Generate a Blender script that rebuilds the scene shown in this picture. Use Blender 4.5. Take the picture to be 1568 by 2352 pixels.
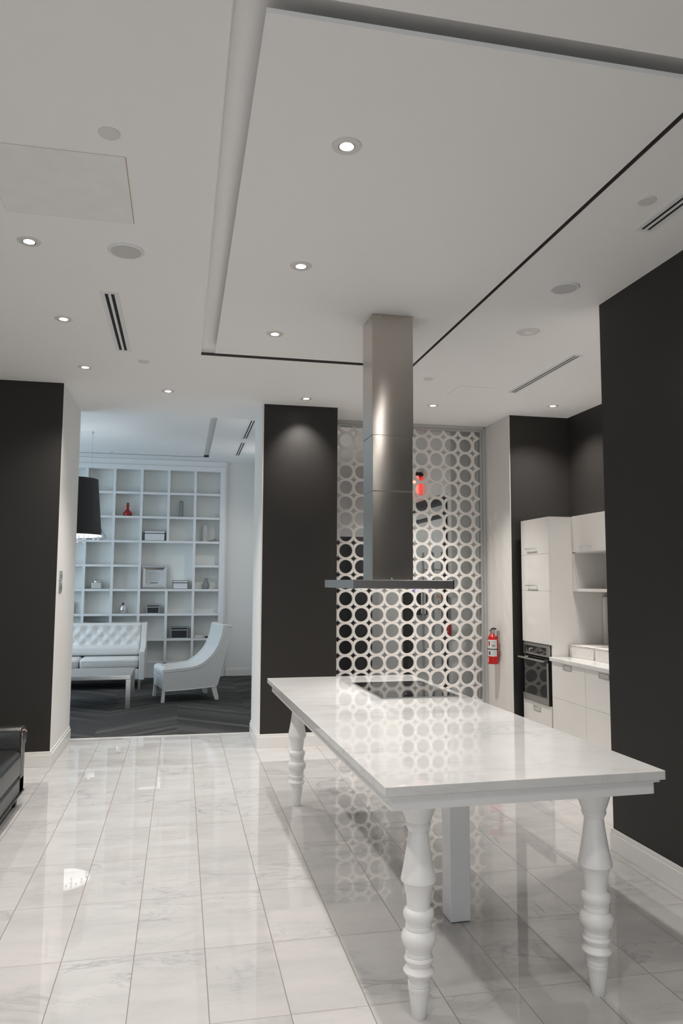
import bpy, bmesh, math, random
from mathutils import Vector, Matrix
random.seed(7)
PI = math.pi
for o in list(bpy.data.objects): bpy.data.objects.remove(o)
S = bpy.context.scene
COL = S.collection

# ------------------------------------------------------------------ camera
YAW, PIT, ROL = 0.208828, 0.0921337, 0.0045454
EYE = 1.64
fw = Vector((math.sin(YAW)*math.cos(PIT), math.cos(YAW)*math.cos(PIT), math.sin(PIT)))
rt = Vector((math.cos(YAW), -math.sin(YAW), 0)); up = rt.cross(fw)
r2 = rt*math.cos(ROL)+up*math.sin(ROL); u2 = up*math.cos(ROL)-rt*math.sin(ROL)
cd = bpy.data.cameras.new('camera'); cam = bpy.data.objects.new('camera', cd); COL.objects.link(cam)
cd.sensor_fit = 'VERTICAL'; cd.sensor_height = 36; cd.lens = 36*1730.79/2352
cd.clip_start = .05; cd.clip_end = 100
cam.matrix_world = Matrix(((r2.x,u2.x,-fw.x,0),(r2.y,u2.y,-fw.y,0),(r2.z,u2.z,-fw.z,EYE),(0,0,0,1)))
S.camera = cam

# ------------------------------------------------------------------ world, daylight, exposure
W = bpy.data.worlds.new('world'); S.world = W; W.use_nodes = True
bg = W.node_tree.nodes['Background']; bg.inputs[0].default_value = (.62,.80,1,1); bg.inputs[1].default_value = .6
S.view_settings.view_transform = 'Standard'; S.view_settings.look = 'None'
S.view_settings.exposure = -0.09; S.view_settings.gamma = 1; S.view_settings.use_curve_mapping = False
def area(name, loc, rot, sx, sy, power, col):
    l = bpy.data.lights.new(name, 'AREA'); l.shape = 'RECTANGLE'; l.size = sx; l.size_y = sy
    l.energy = power; l.color = col
    o = bpy.data.objects.new(name, l); COL.objects.link(o); o.location = loc; o.rotation_euler = rot
    return o
LOUNGE_DAY = 112; ROOM_DAY = 62; SPOT = 62
S.cycles.caustics_reflective = False; S.cycles.caustics_refractive = False
area('window_daylight', (-1.45,-4.5,1.65), (PI/2,0,0), 3.4, 2.4, ROOM_DAY, (.88,.95,1))
area('window_daylight', (-4.72,11.0,1.9), (0,-PI/2,0), 2.6, 3.4, LOUNGE_DAY, (.64,.84,1))
CEIL = 3.46; LCEIL = 3.744; PANEL = 3.43

# ------------------------------------------------------------------ materials
def mat(name, col, rough=.5, metal=0, **kw):
    m = bpy.data.materials.new(name); m.use_nodes = True
    b = m.node_tree.nodes['Principled BSDF']
    b.inputs['Base Color'].default_value = (*col,1); b.inputs['Roughness'].default_value = rough
    b.inputs['Metallic'].default_value = metal
    for k,v in kw.items():
        b.inputs[k.replace('_',' ')].default_value = v
    return m
class NT:
    def __init__(s, m): s.t = m.node_tree; s.b = s.t.nodes['Principled BSDF']
    def n(s, ty, **kw):
        n = s.t.nodes.new(ty)
        for k,v in kw.items(): setattr(n,k,v)
        return n
    def l(s, a, b): s.t.links.new(a,b)
    def m(s, op, a, b=None, c=None):
        n = s.n('ShaderNodeMath', operation=op)
        for i,x in enumerate((a,b,c)):
            if x is None: continue
            if isinstance(x,(int,float)): n.inputs[i].default_value = x
            else: s.l(x, n.inputs[i])
        return n.outputs[0]
    def noise(s, vec, scale, detail=4, rough=.5, dist=0):
        n = s.n('ShaderNodeTexNoise'); n.inputs['Scale'].default_value = scale; n.inputs['Detail'].default_value = detail
        n.inputs['Roughness'].default_value = rough; n.inputs['Distortion'].default_value = dist
        if vec is not None: s.l(vec, n.inputs['Vector'])
        return n.outputs[0]
    def ramp(s, f, stops):
        n = s.n('ShaderNodeValToRGB'); e = n.color_ramp.elements
        while len(e) < len(stops): e.new(.5)
        for i,(p,c) in enumerate(stops):
            e[i].position = p; e[i].color = (*c,1) if not isinstance(c,(int,float)) else (c,c,c,1)
        s.l(f, n.inputs[0]); return n.outputs[0]
    def mix(s, f, a, b, blend='MIX'):
        n = s.n('ShaderNodeMix', data_type='RGBA', blend_type=blend)
        for x,i in ((f,0),(a,6),(b,7)):
            if isinstance(x,(int,float)): n.inputs[i].default_value = x
            elif isinstance(x,tuple): n.inputs[i].default_value = (*x,1)
            else: s.l(x, n.inputs[i])
        return n.outputs[2]
    def pos(s): return s.n('ShaderNodeTexCoord').outputs['Object']
    def bump(s, h, strength=.2, dist=.01):
        n = s.n('ShaderNodeBump'); n.inputs['Strength'].default_value = strength; n.inputs['Distance'].default_value = dist
        s.l(h, n.inputs['Height']); s.l(n.outputs[0], s.b.inputs['Normal'])
def noisy(m, amount=.06, scale=3):
    t = NT(m); c = tuple(t.b.inputs['Base Color'].default_value)[:3]
    f = t.noise(t.pos(), scale, 5)
    t.l(t.mix(f, tuple(x*(1-amount) for x in c), tuple(min(1,x*(1+amount)) for x in c)), t.b.inputs['Base Color'])
    return m
M = {}
M['white_paint'] = noisy(mat('white_wall_paint', (.76,.74,.71), .75), .015, 1.2)
M['ceiling'] = noisy(mat('ceiling_paint', (.94,.932,.92), .85), .012, 1)
M['hatch'] = noisy(mat('access_hatch_paint', (.885,.875,.86), .8), .06, 9)
M['dark_paint'] = noisy(mat('charcoal_wall_paint', (.027,.0245,.0225), .5, 0, Specular_IOR_Level=.3), .06, 2)
M['grey_paint'] = noisy(mat('grey_corridor_paint', (.66,.66,.655), .7), .02, 1)
M['trim'] = mat('white_satin_trim', (.76,.745,.72), .35)
M['grey_metal'] = mat('grey_screen_frame', (.50,.50,.49), .4, .3)
M['ring'] = mat('white_ring_screen', (.80,.77,.73), .4)
M['lacquer'] = mat('white_lacquer', (.80,.79,.77), .3)
M['gloss_white'] = mat('white_cabinet_gloss', (.80,.78,.75), .16)
M['table_white'] = mat('white_table_paint', (.80,.79,.78), .35)
M['leather_white'] = mat('white_leather', (.72,.72,.71), .33)
M['black'] = mat('matt_black', (.008,.008,.009), .45)
M['black_gloss'] = mat('black_glass', (.006,.006,.007), .04)
M['chrome'] = mat('polished_chrome', (.75,.75,.75), .12, 1)
M['satin_metal'] = mat('satin_metal', (.52,.51,.49), .3, 1)
M['slot_dark'] = mat('dark_slot', (.012,.012,.012), .7)
M['flange'] = mat('vent_flange',(.84,.845,.85),.5)
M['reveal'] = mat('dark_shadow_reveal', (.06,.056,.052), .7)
M['grille'] = mat('speaker_grille', (.60,.60,.595), .7)
M['card'] = noisy(mat('white_cardboard', (.74,.72,.69), .7), .03, 14)
M['card_edge'] = mat('brown_cardboard_edge', (.42,.28,.16), .8)
M['red_glass'] = mat('red_glass', (.33,.012,.010), .12)
M['red_paint'] = mat('red_enamel', (.48,.012,.008), .22)
M['grey_glass'] = mat('smoky_grey_glass', (.24,.25,.24), .12)
M['dark_box'] = mat('charcoal_box', (.022,.022,.024), .6)
M['white_box'] = mat('white_box', (.74,.74,.75), .6)
M['box_edge'] = mat('dark_box_edge', (.06,.06,.06), .5)
M['edge_white'] = mat('white_box_edge', (.70,.70,.70), .5)
M['shelf'] = mat('white_shelf_lacquer', (.80,.80,.80), .35)
M['paper'] = mat('paper', (.66,.67,.67), .7)
M['ink'] = mat('ink', (.05,.05,.05), .7)
M['faint_ink'] = mat('faint_ink', (.40,.41,.42), .7)
M['brass'] = mat('warm_nailhead', (.75,.62,.52), .25, 1)
M['orange'] = mat('orange_decal', (.62,.20,.05), .5)
M['grey_splash'] = mat('grey_backsplash', (.42,.415,.40), .3)
M['grey_post'] = mat('pale_grey_post', (.80,.81,.825), .35)
def emis(name, col, s):
    m = mat(name, (.8,.8,.8), .4); b = m.node_tree.nodes['Principled BSDF']
    b.inputs['Emission Color'].default_value = (*col,1); b.inputs['Emission Strength'].default_value = s
    return m
M['lens'] = emis('lit_lamp_lens', (1,.93,.86), 40)
M['hood_lens'] = emis('hood_lamp_lens', (1,.97,.94), 8)
M['exit_red'] = emis('exit_sign_red', (1,.05,.03), 1.4)
M['exit_letter'] = emis('exit_sign_letters', (1,.32,.18), 2.6)
M['led'] = emis('blue_led', (.35,.3,1), 3)
def glassy(name, col, refl=.07):
    m = bpy.data.materials.new(name); m.use_nodes = True; t = m.node_tree; t.nodes.remove(t.nodes['Principled BSDF'])
    out = t.nodes['Material Output']; a = t.nodes.new('ShaderNodeBsdfTransparent'); a.inputs[0].default_value = (*col,1)
    g = t.nodes.new('ShaderNodeBsdfGlossy'); g.inputs['Roughness'].default_value = .01
    x = t.nodes.new('ShaderNodeMixShader'); x.inputs[0].default_value = refl
    t.links.new(a.outputs[0],x.inputs[1]); t.links.new(g.outputs[0],x.inputs[2]); t.links.new(x.outputs[0],out.inputs[0])
    return m
M['pane'] = glassy('clear_pane', (.96,.97,.97), .022)
M['crystal'] = mat('crystal', (.9,.93,.95), .05, 0, Transmission_Weight=.6)
M['acrylic'] = glassy('clear_acrylic', (.80,.86,.90), .25)

def floor_marble():
    m = mat('marble_floor_tile', (.8,.78,.75), .07, 0, Specular_IOR_Level=.42); t = NT(m); p = t.pos()
    s = t.n('ShaderNodeSeparateXYZ'); t.l(p, s.inputs[0])
    TX, TY = .305, .59
    ux = t.m('DIVIDE', t.m('SUBTRACT', s.outputs[0], .144), TX); uy = t.m('DIVIDE', t.m('SUBTRACT', s.outputs[1], 3.59), TY)
    ix = t.m('FLOOR', ux); iy = t.m('FLOOR', uy)
    cv = t.n('ShaderNodeCombineXYZ'); t.l(ix, cv.inputs[0]); t.l(iy, cv.inputs[1])
    wn = t.n('ShaderNodeTexWhiteNoise', noise_dimensions='3D'); t.l(cv.outputs[0], wn.inputs['Vector'])
    sc = t.n('ShaderNodeVectorMath', operation='SCALE'); t.l(wn.outputs['Color'], sc.inputs[0]); sc.inputs['Scale'].default_value = 23
    ad = t.n('ShaderNodeVectorMath', operation='ADD'); t.l(p, ad.inputs[0]); t.l(sc.outputs[0], ad.inputs[1])
    mp = t.n('ShaderNodeMapping'); t.l(ad.outputs[0], mp.inputs[0]); mp.inputs['Rotation'].default_value = (0,0,.35); mp.inputs['Scale'].default_value = (.75,1.9,1)
    v = mp.outputs[0]
    n1 = t.noise(v, 1.7, 9, .58, .9); n2 = t.noise(v, 4.2, 8, .6, .6); n3 = t.noise(v, 1.1, 3); n4 = t.noise(v, 3.0, 6, .6)
    v1 = t.ramp(t.m('ABSOLUTE', t.m('SUBTRACT', n1, .5)), [(0,1),(.006,.55),(.03,0)])
    v2 = t.ramp(t.m('ABSOLUTE', t.m('SUBTRACT', n2, .5)), [(0,.55),(.02,0)])
    mask = t.ramp(n3, [(.46,0),(.66,1)])
    vein = t.m('MULTIPLY', t.m('MAXIMUM', v1, v2), mask)
    tone = t.ramp(n4, [(.3,(.455,.446,.436)),(.6,(.53,.516,.50))])
    hv = t.n('ShaderNodeHueSaturation'); t.l(tone, hv.inputs['Color']); t.l(t.m('MULTIPLY_ADD', wn.outputs['Value'], .05, .975), hv.inputs['Value'])
    c = t.mix(t.m('MULTIPLY', vein, .55), hv.outputs[0], (.20,.20,.21))
    fx = t.m('ABSOLUTE', t.m('SUBTRACT', t.m('FRACT', ux), .5)); fy = t.m('ABSOLUTE', t.m('SUBTRACT', t.m('FRACT', uy), .5))
    gx = t.m('GREATER_THAN', fx, .5-.0021/TX); gy = t.m('GREATER_THAN', fy, .5-.0026/TY)
    c = t.mix(t.m('MULTIPLY', gy, .75), c, (.30,.265,.235)); c = t.mix(t.m('MULTIPLY', gx, .9), c, (.22,.19,.165))
    t.l(c, t.b.inputs['Base Color']); g = t.m('MAXIMUM', gx, gy); t.l(t.m('MULTIPLY_ADD', g, .4, .014), t.b.inputs['Roughness'])
    return m
M['marble_floor'] = floor_marble()
def slab_marble(name, base, grey, seed, rough=.03):
    m = mat(name, base, rough, 0, Specular_IOR_Level=.33); t = NT(m)
    mp = t.n('ShaderNodeMapping'); t.l(t.pos(), mp.inputs[0]); mp.inputs['Location'].default_value = (seed,seed*.7,0); mp.inputs['Rotation'].default_value = (0,0,-.4); mp.inputs['Scale'].default_value = (1,2.2,1)
    n1 = t.noise(mp.outputs[0], 2.3, 10, .6, 1.1); n2 = t.noise(mp.outputs[0], 3.1, 7, .6); n3 = t.noise(mp.outputs[0], 1.2, 2)
    v1 = t.ramp(t.m('ABSOLUTE', t.m('SUBTRACT', n1, .5)), [(0,1),(.01,.4),(.05,0)])
    c = t.mix(t.ramp(n2, [(.35,0),(.65,1)]), tuple(x*.93 for x in base), base)
    c = t.mix(t.m('MULTIPLY', v1, t.ramp(n3, [(.4,0),(.65,.6)])), c, grey)
    t.l(c, t.b.inputs['Base Color']); return m
M['marble_top'] = slab_marble('white_marble_slab', (.66,.65,.636), (.40,.42,.42), 3.1)
M['marble_counter'] = slab_marble('counter_marble', (.78,.77,.75), (.5,.5,.5), 8.7, .12)
def carpet():
    m = mat('herringbone_carpet', (.05,.05,.055), .95); t = NT(m); p = t.pos()
    s = t.n('ShaderNodeSeparateXYZ'); t.l(p, s.inputs[0])
    Wd = .86
    cx = t.m('DIVIDE', s.outputs[0], Wd); ic = t.m('FLOOR', cx); fx = t.m('FRACT', cx)
    odd = t.m('MODULO', t.m('ADD', ic, 100), 2)
    sl = t.m('ADD', t.m('MULTIPLY', odd, t.m('SUBTRACT', 1, fx)), t.m('MULTIPLY', t.m('SUBTRACT', 1, odd), fx))
    d = t.m('ADD', t.m('MULTIPLY', sl, Wd*.85), s.outputs[1])
    ip = t.m('FLOOR', t.m('DIVIDE', d, .13))
    cv = t.n('ShaderNodeCombineXYZ'); t.l(ic, cv.inputs[0]); t.l(ip, cv.inputs[1])
    wn = t.n('ShaderNodeTexWhiteNoise', noise_dimensions='3D'); t.l(cv.outputs[0], wn.inputs['Vector'])
    sv = t.n('ShaderNodeCombineXYZ'); t.l(t.m('MULTIPLY', d, 17), sv.inputs[0]); t.l(t.m('MULTIPLY', s.outputs[0], 2.0), sv.inputs[1]); t.l(ic, sv.inputs[2])
    st = t.noise(sv.outputs[0], 1, 4, .65)
    tone = t.ramp(t.m('ADD', t.m('MULTIPLY', wn.outputs['Value'], .36), t.m('MULTIPLY', st, .64)), [(.22,(.010,.0096,.0096)),(.5,(.028,.0265,.0255)),(.78,(.085,.079,.073))])
    t.l(tone, t.b.inputs['Base Color']); t.bump(t.noise(p, 260, 2), .4, .004)
    return m
M['carpet'] = carpet()
def steel(name, col, rough, scale=(6,6,.3), wav=.0, ani=0):
    m = mat(name, col, rough, 1); t = NT(m)
    mp = t.n('ShaderNodeMapping'); t.l(t.pos(), mp.inputs[0]); mp.inputs['Scale'].default_value = scale
    n = t.noise(mp.outputs[0], 4, 3)
    t.l(t.m('MULTIPLY_ADD', n, .02, rough-.01), t.b.inputs['Roughness'])
    tg = t.n('ShaderNodeTangent', direction_type='RADIAL', axis='Z'); t.l(tg.outputs[0], t.b.inputs['Tangent']); t.b.inputs['Anisotropic'].default_value = ani; t.b.inputs['Anisotropic Rotation'].default_value = .25
    t.bump(t.noise(t.pos(), 1.9, 1), wav, .05)
    return m
M['steel'] = steel('brushed_steel', (.56,.52,.475), .16, wav=.07, ani=.97); M['steel_dark'] = steel('brushed_steel_dark', (.42,.41,.40), .32)
M['steel_table'] = steel('brushed_table_metal', (.50,.49,.47), .26, (.8,60,60))
def leather(name, col, rough, cr=.35):
    m = mat(name, col, rough); t = NT(m)
    v = t.n('ShaderNodeTexVoronoi'); v.inputs['Scale'].default_value = 120; t.l(t.pos(), v.inputs['Vector'])
    t.bump(t.m('ADD', t.m('MULTIPLY', v.outputs['Distance'], .25), t.noise(t.pos(), 7, 4)), cr, .006); return m
M['leather_black'] = leather('black_leather', (.016,.014,.013), .3); M['leather_white'] = leather('white_leather_hide', (.72,.72,.71), .3, .2)
def shade():
    m = mat('black_floral_shade', (.01,.01,.011), .55); t = NT(m); p = t.pos()
    v = t.n('ShaderNodeTexVoronoi'); v.inputs['Scale'].default_value = 6; t.l(p, v.inputs['Vector'])
    w = t.noise(p, 42, 6, .75); a = t.ramp(v.outputs['Distance'], [(.15,1),(.5,0)])
    f = t.m('MULTIPLY', t.ramp(w, [(.52,0),(.68,1)]), a)
    t.l(t.mix(f, (.008,.008,.009), (.075,.075,.08)), t.b.inputs['Base Color']); return m
M['shade'] = shade()
M['shade_liner'] = emis('lit_white_liner', (1,.98,.95), 1.1)

# ------------------------------------------------------------------ mesh helpers
class MB:
    def __init__(s, o=(0,0,0)): s.bm = bmesh.new(); s.o = Vector(o)
    def add(s, vs, fs, smooth=False):
        v = [s.bm.verts.new(Vector(p)-s.o) for p in vs]
        for f in fs:
            try:
                q = s.bm.faces.new([v[i] for i in f]); q.smooth = smooth
            except ValueError: pass
        return v
    def box(s, x0,x1,y0,y1,z0,z1, bev=0, seg=2, smooth=False):
        x0,x1 = sorted((x0,x1)); y0,y1 = sorted((y0,y1)); z0,z1 = sorted((z0,z1))
        b = bmesh.new(); bmesh.ops.create_cube(b, size=1)
        for v in b.verts:
            v.co = Vector(((x0+x1)/2+v.co.x*(x1-x0), (y0+y1)/2+v.co.y*(y1-y0), (z0+z1)/2+v.co.z*(z1-z0)))
        if bev: bmesh.ops.bevel(b, geom=list(b.edges), offset=bev, segments=seg, profile=.5, affect='EDGES')
        s.merge(b, smooth); return s
    def merge(s, b, smooth=False, mtx=None):
        mp = {}
        for v in b.verts: mp[v] = s.bm.verts.new((mtx @ v.co if mtx else v.co)-s.o)
        for f in b.faces:
            try:
                q = s.bm.faces.new([mp[v] for v in f.verts]); q.smooth = smooth or f.smooth
            except ValueError: pass
        b.free()
    def lathe(s, prof, c=(0,0,0), n=32, axis='z', smooth=True, a0=0, a1=2*PI, cap=True):
        full = abs(a1-a0-2*PI) < 1e-6; N = n if full else n+1
        def P(r,z,a):
            x,y = r*math.cos(a), r*math.sin(a)
            q = {'z':(x,y,z),'y':(x,z,y),'x':(z,x,y)}[axis]
            return (c[0]+q[0], c[1]+q[1], c[2]+q[2])
        vs = [P(r,z,a0+(a1-a0)*i/n) for r,z in prof for i in range(N)]
        fs = []
        for j in range(len(prof)-1):
            for i in range(n):
                k = (i+1)%N
                fs.append((j*N+i, j*N+k, (j+1)*N+k, (j+1)*N+i))
        if cap and full:
            if prof[0][0] > 1e-6: fs.append(tuple(range(N-1,-1,-1)))
            if prof[-1][0] > 1e-6: fs.append(tuple((len(prof)-1)*N+i for i in range(N)))
        s.add(vs, fs, smooth); return s
    def cyl(s, c, r, h, axis='z', n=24):
        return s.lathe([(r,0),(r,h)], c, n, axis)
    def tube(s, pts, r, n=8):
        pts = [Vector(p) for p in pts]; rings = []
        for i,p in enumerate(pts):
            d = (pts[min(i+1,len(pts)-1)]-pts[max(i-1,0)]).normalized()
            a = d.orthogonal().normalized(); b = d.cross(a)
            if rings:
                a = rings[-1][1]-d*rings[-1][1].dot(d); a.normalize(); b = d.cross(a)
            rings.append(([p+(a*math.cos(t)+b*math.sin(t))*r for t in [2*PI*k/n for k in range(n)]], a))
        vs = [q for R,_ in rings for q in R]; fs = []
        for j in range(len(pts)-1):
            for k in range(n): fs.append((j*n+k, j*n+(k+1)%n, (j+1)*n+(k+1)%n, (j+1)*n+k))
        fs += [tuple(range(n-1,-1,-1)), tuple((len(pts)-1)*n+k for k in range(n))]
        s.add(vs, fs, True); return s
    def prism(s, poly, a, b, plane='xz', bev=0, smooth=False):
        def P(u,v,w): return {'xz':(u,w,v),'yz':(w,u,v),'xy':(u,v,w)}[plane]
        n = len(poly); bb = bmesh.new()
        A = [bb.verts.new(P(u,v,a)) for u,v in poly]; B = [bb.verts.new(P(u,v,b)) for u,v in poly]
        bb.faces.new(A); bb.faces.new(B[::-1])
        for i in range(n): bb.faces.new((A[i],B[i],B[(i+1)%n],A[(i+1)%n]))
        bmesh.ops.recalc_face_normals(bb, faces=list(bb.faces))
        if bev:
            eds = [e for e in bb.edges if len(e.link_faces)==2 and e.calc_face_angle(0) > .5]
            bmesh.ops.bevel(bb, geom=eds, offset=bev, segments=3, profile=.5, affect='EDGES')
        s.merge(bb, smooth); return s
    def ball(s, c, r, u=12, v=8, sc=(1,1,1)):
        b = bmesh.new(); bmesh.ops.create_uvsphere(b, u_segments=u, v_segments=v, radius=r)
        s.merge(b, True, Matrix.Translation(c) @ Matrix.Diagonal((*sc,1))); return s
    def build(s, name, m, parent=None, label=None, autosmooth=True):
        bmesh.ops.recalc_face_normals(s.bm, faces=list(s.bm.faces))
        me = bpy.data.meshes.new(name); s.bm.to_mesh(me); s.bm.free()
        me.materials.append(m); fl = [p.use_smooth for p in me.polygons]
        if any(fl): me.set_sharp_from_angle(angle=math.radians(32)); me.polygons.foreach_set('use_smooth', fl)
        o = bpy.data.objects.new(name, me); COL.objects.link(o)
        if parent: o.parent = parent
        else: o.location = s.o
        if label: o['label'] = label
        return o
def tag(o, label, cat, group=None):
    o['label'] = label; o['category'] = cat
    if group: o['group'] = group
    return o
def thing(name, label, cat, loc=(0,0,0), rotz=0, group=None):
    o = bpy.data.objects.new(name, None); COL.objects.link(o); o.location = loc; o.rotation_euler = (0,0,rotz)
    o.empty_display_size = .1
    return tag(o, label, cat, group)
def dup(root, loc, label, rotz=None):
    r = root.copy(); COL.objects.link(r); r.location = loc; r['label'] = label
    if rotz is not None: r.rotation_euler = (0,0,rotz)
    for ch in list(root.children):
        c = ch.copy(); COL.objects.link(c); c.parent = r
        for g in list(ch.children):
            d = g.copy(); COL.objects.link(d); d.parent = c
    return r
def struct(name, m, *boxes):
    b = MB()
    for q in boxes: b.box(*q)
    o = b.build(name, m); o['kind'] = 'structure'; return o
def text(body, size, depth, name, m, parent, mtx):
    c = bpy.data.curves.new(name, 'FONT'); c.body = body; c.size = size; c.extrude = depth; c.align_x = 'CENTER'; c.align_y = 'CENTER'
    t = bpy.data.objects.new(name, c); COL.objects.link(t); bpy.context.view_layer.update()
    me = bpy.data.meshes.new_from_object(t.evaluated_get(bpy.context.evaluated_depsgraph_get()))
    bpy.data.objects.remove(t); bpy.data.curves.remove(c)
    me.transform(mtx); me.materials.clear(); me.materials.append(m)
    o = bpy.data.objects.new(name, me); COL.objects.link(o); o.parent = parent; return o

# ------------------------------------------------------------------ the shell
LW, PIL, SCR, KB, KR, NR, NRE = 7.23, 7.63, 8.26, 7.55, 4.16, 2.65, 4.36
TH = 8.40
struct('floor', M['marble_floor'], (-4.6,6.2,-4.6,TH,-.12,0), (1.45,6.2,TH,13.7,-.12,0))
struct('floor', M['carpet'], (-4.6,1.45,TH,13.7,-.12,.004))
struct('trim_1', M['trim'], (-1.10,.79,TH-.014,TH+.004,0,.006))
# ceiling with the rectangular recess
HX0,HX1,HY0,HY1 = .118,1.885,2.17,6.055
struct('ceiling', M['ceiling'], (-4.6,HX0,-4.6,8.43,CEIL,CEIL+.3), (HX1,6.2,-4.6,8.30,CEIL,CEIL+.3), (HX0,HX1,-4.6,HY0,CEIL,CEIL+.3),
       (HX0,HX1,HY1,8.43,CEIL,CEIL+.3), (HX0,HX1,HY0,HY1,CEIL+.046,CEIL+.3))
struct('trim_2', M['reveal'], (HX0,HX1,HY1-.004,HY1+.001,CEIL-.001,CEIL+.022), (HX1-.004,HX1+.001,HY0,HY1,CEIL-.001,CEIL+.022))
# lounge ceiling with its own recess
struct('ceiling', M['ceiling'], (-4.6,.42,12.93,13.7,LCEIL,LCEIL+.3), (.42,1.5,8.43,13.7,LCEIL,LCEIL+.3), (-4.6,.42,8.43,12.93,LCEIL+.04,LCEIL+.3),
       (-4.6,1.5,8.43,8.55,LCEIL-.002,LCEIL+.16))
struct('ceiling', M['ceiling'], (-4.6,.33,8.6,12.84,LCEIL-.01,LCEIL+.01), (-4.6,.1,8.8,12.5,LCEIL+.01,LCEIL+.04))
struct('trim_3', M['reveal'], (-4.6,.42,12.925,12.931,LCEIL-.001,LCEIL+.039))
struct('ceiling', M['ceiling'], (1.5,6.2,8.42,13.7,LCEIL,LCEIL+.3), (1.5,6.2,8.30,8.42,CEIL,LCEIL+.3))
# dark panel floating in the recess
struct('ceiling', M['ceiling'], (.222,1.832,2.228,5.888,PANEL,PANEL+.018), (.6,1.5,3.0,5.5,PANEL+.018,CEIL+.046))
struct('wall_left', M['dark_paint'], (-4.6,-1.10,LW,LW+.12,0,CEIL))
struct('wall_left', M['white_paint'], (-1.22,-1.098,LW+.001,8.43,0,LCEIL+.1))
struct('wall_pillar', M['dark_paint'], (.80,1.57,PIL,8.40,0,CEIL))
struct('wall_pillar', M['white_paint'], (.786,.80,PIL+.001,8.43,0,LCEIL+.1))
struct('wall_screen', M['white_paint'], (3.464,3.6,KB,8.66,0,CEIL))
struct('wall_kitchen', M['dark_paint'], (3.47,KR+.12,KB-.002,KB+.1,0,CEIL), (KR,KR+.12,4.0,KB,0,CEIL))
struct('wall_kitchen', M['white_paint'], (NR+.01,KR,4.1,4.2,0,CEIL))
struct('wall_right', M['dark_paint'], (NR,NR+.14,-4.6,NRE,0,CEIL))
struct('wall_back', M['white_paint'], (-4.6,-3.2,-4.6,-4.45,0,CEIL), (.3,NR,-4.6,-4.45,0,CEIL), (-3.2,.3,-4.6,-4.45,0,.4), (-3.2,.3,-4.6,-4.45,2.9,CEIL))
struct('wall_outer', M['white_paint'], (-4.75,-4.6,-4.6,LW,0,CEIL))
# lounge and corridor walls
struct('wall_lounge', M['white_paint'], (.775,1.5,13.40,13.55,0,LCEIL+.1), (-4.6,.775,13.60,13.8,0,LCEIL+.1), (-4.6,-1.22,8.2,8.32,0,LCEIL+.1),
       (-4.75,-4.6,8.2,9.2,0,LCEIL+.1), (-4.75,-4.6,12.8,13.8,0,LCEIL+.1), (-4.75,-4.6,9.2,12.8,0,.6), (-4.75,-4.6,9.2,12.8,3.2,LCEIL+.1))
struct('wall_lounge', M['white_paint'], (1.40,1.5,8.30,13.5,0,LCEIL+.1))
struct('wall_corridor', M['grey_paint'], (1.5,6.2,13.4,13.55,0,LCEIL), (6.1,6.2,8.6,13.4,0,LCEIL))
struct('wall_corridor', M['grey_paint'], (3.2,3.3,8.66,8.80,0,LCEIL), (3.2,3.3,10.60,12.1,0,LCEIL), (3.2,3.3,8.80,10.60,2.73,LCEIL), (3.3,6.1,8.66,8.76,0,LCEIL))
# baseboards, each with a small ogee on top
def base(name, x0,x1,y0,y1, nx, ny):
    b = MB(); t = .016
    b.box(min(x0,x0+nx*t) if nx else x0, max(x1,x1+nx*t) if nx else x1, min(y0,y0+ny*t) if ny else y0, max(y1,y1+ny*t) if ny else y1, 0, .105, .002)
    t = .009
    b.box(min(x0,x0+nx*t) if nx else x0, max(x1,x1+nx*t) if nx else x1, min(y0,y0+ny*t) if ny else y0, max(y1,y1+ny*t) if ny else y1, .105, .132, .003)
    o = b.build(name, M['trim']); o['kind'] = 'structure'
base('baseboard_left', -4.6,-1.098+.016,LW,LW,0,-1); base('baseboard_left', -1.098,-1.098,LW,8.42,1,0)
base('baseboard_pillar', .786-.016,1.57,PIL,PIL,0,-1); base('baseboard_pillar', .786,.786,PIL,8.42,-1,0)
base('baseboard_right', NR,NR,-4.4,NRE,-1,0); base('baseboard_right', NR-.016,NR+.14,NRE,NRE,0,1)
base('baseboard_lounge', .79,1.39,13.40,13.40,0,-1); base('baseboard_corridor', 1.5,6.1,13.40,13.40,0,-1)
base('baseboard_screen', 3.464,3.464,KB,SCR-.06,-1,0)

# ------------------------------------------------------------------ white ring screen
P = .1787; X0 = 1.801-P; Z0 = 3.237+P
sc = thing('ring_screen', 'tall white room divider of joined rings behind the cooktop table', 'screen', (2.5,SCR,0))
b = MB((2.5,SCR,0)); N = 40; R, r = .586*P, .420*P; ya, yb = SCR-.012, SCR+.012
for i in range(11):
    for j in range(20):
        cx, cz = X0+i*P, Z0-j*P
        if cz < -.02: continue
        inn, outp, kind = [], [], []
        for k in range(N):
            a = 2*PI*k/N; c, s_ = math.cos(a), math.sin(a)
            dsq = (P/2)/max(abs(c),abs(s_)); q = min(R, dsq)
            inn.append((cx+r*c, cz+r*s_)); outp.append((cx+q*c, cz+q*s_)); kind.append(R < dsq)
        cl = lambda p: (min(p[0],3.43), min(max(p[1],.03),3.43))
        inn = [cl(p) for p in inn]; outp = [cl(p) for p in outp]
        vs = [(x,ya,z) for x,z in inn]+[(x,ya,z) for x,z in outp]+[(x,yb,z) for x,z in inn]+[(x,yb,z) for x,z in outp]
        fs = []
        for k in range(N):
            l = (k+1)%N
            fs += [(k,l,N+l,N+k), (2*N+k,3*N+k,3*N+l,2*N+l), (k,2*N+k,2*N+l,l)]
            if kind[k] or kind[l]: fs.append((N+k,N+l,3*N+l,3*N+k))
        b.add(vs, fs)
b.build('ring_lattice', M['ring'], sc)
b = MB((2.5,SCR,0))
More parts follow.
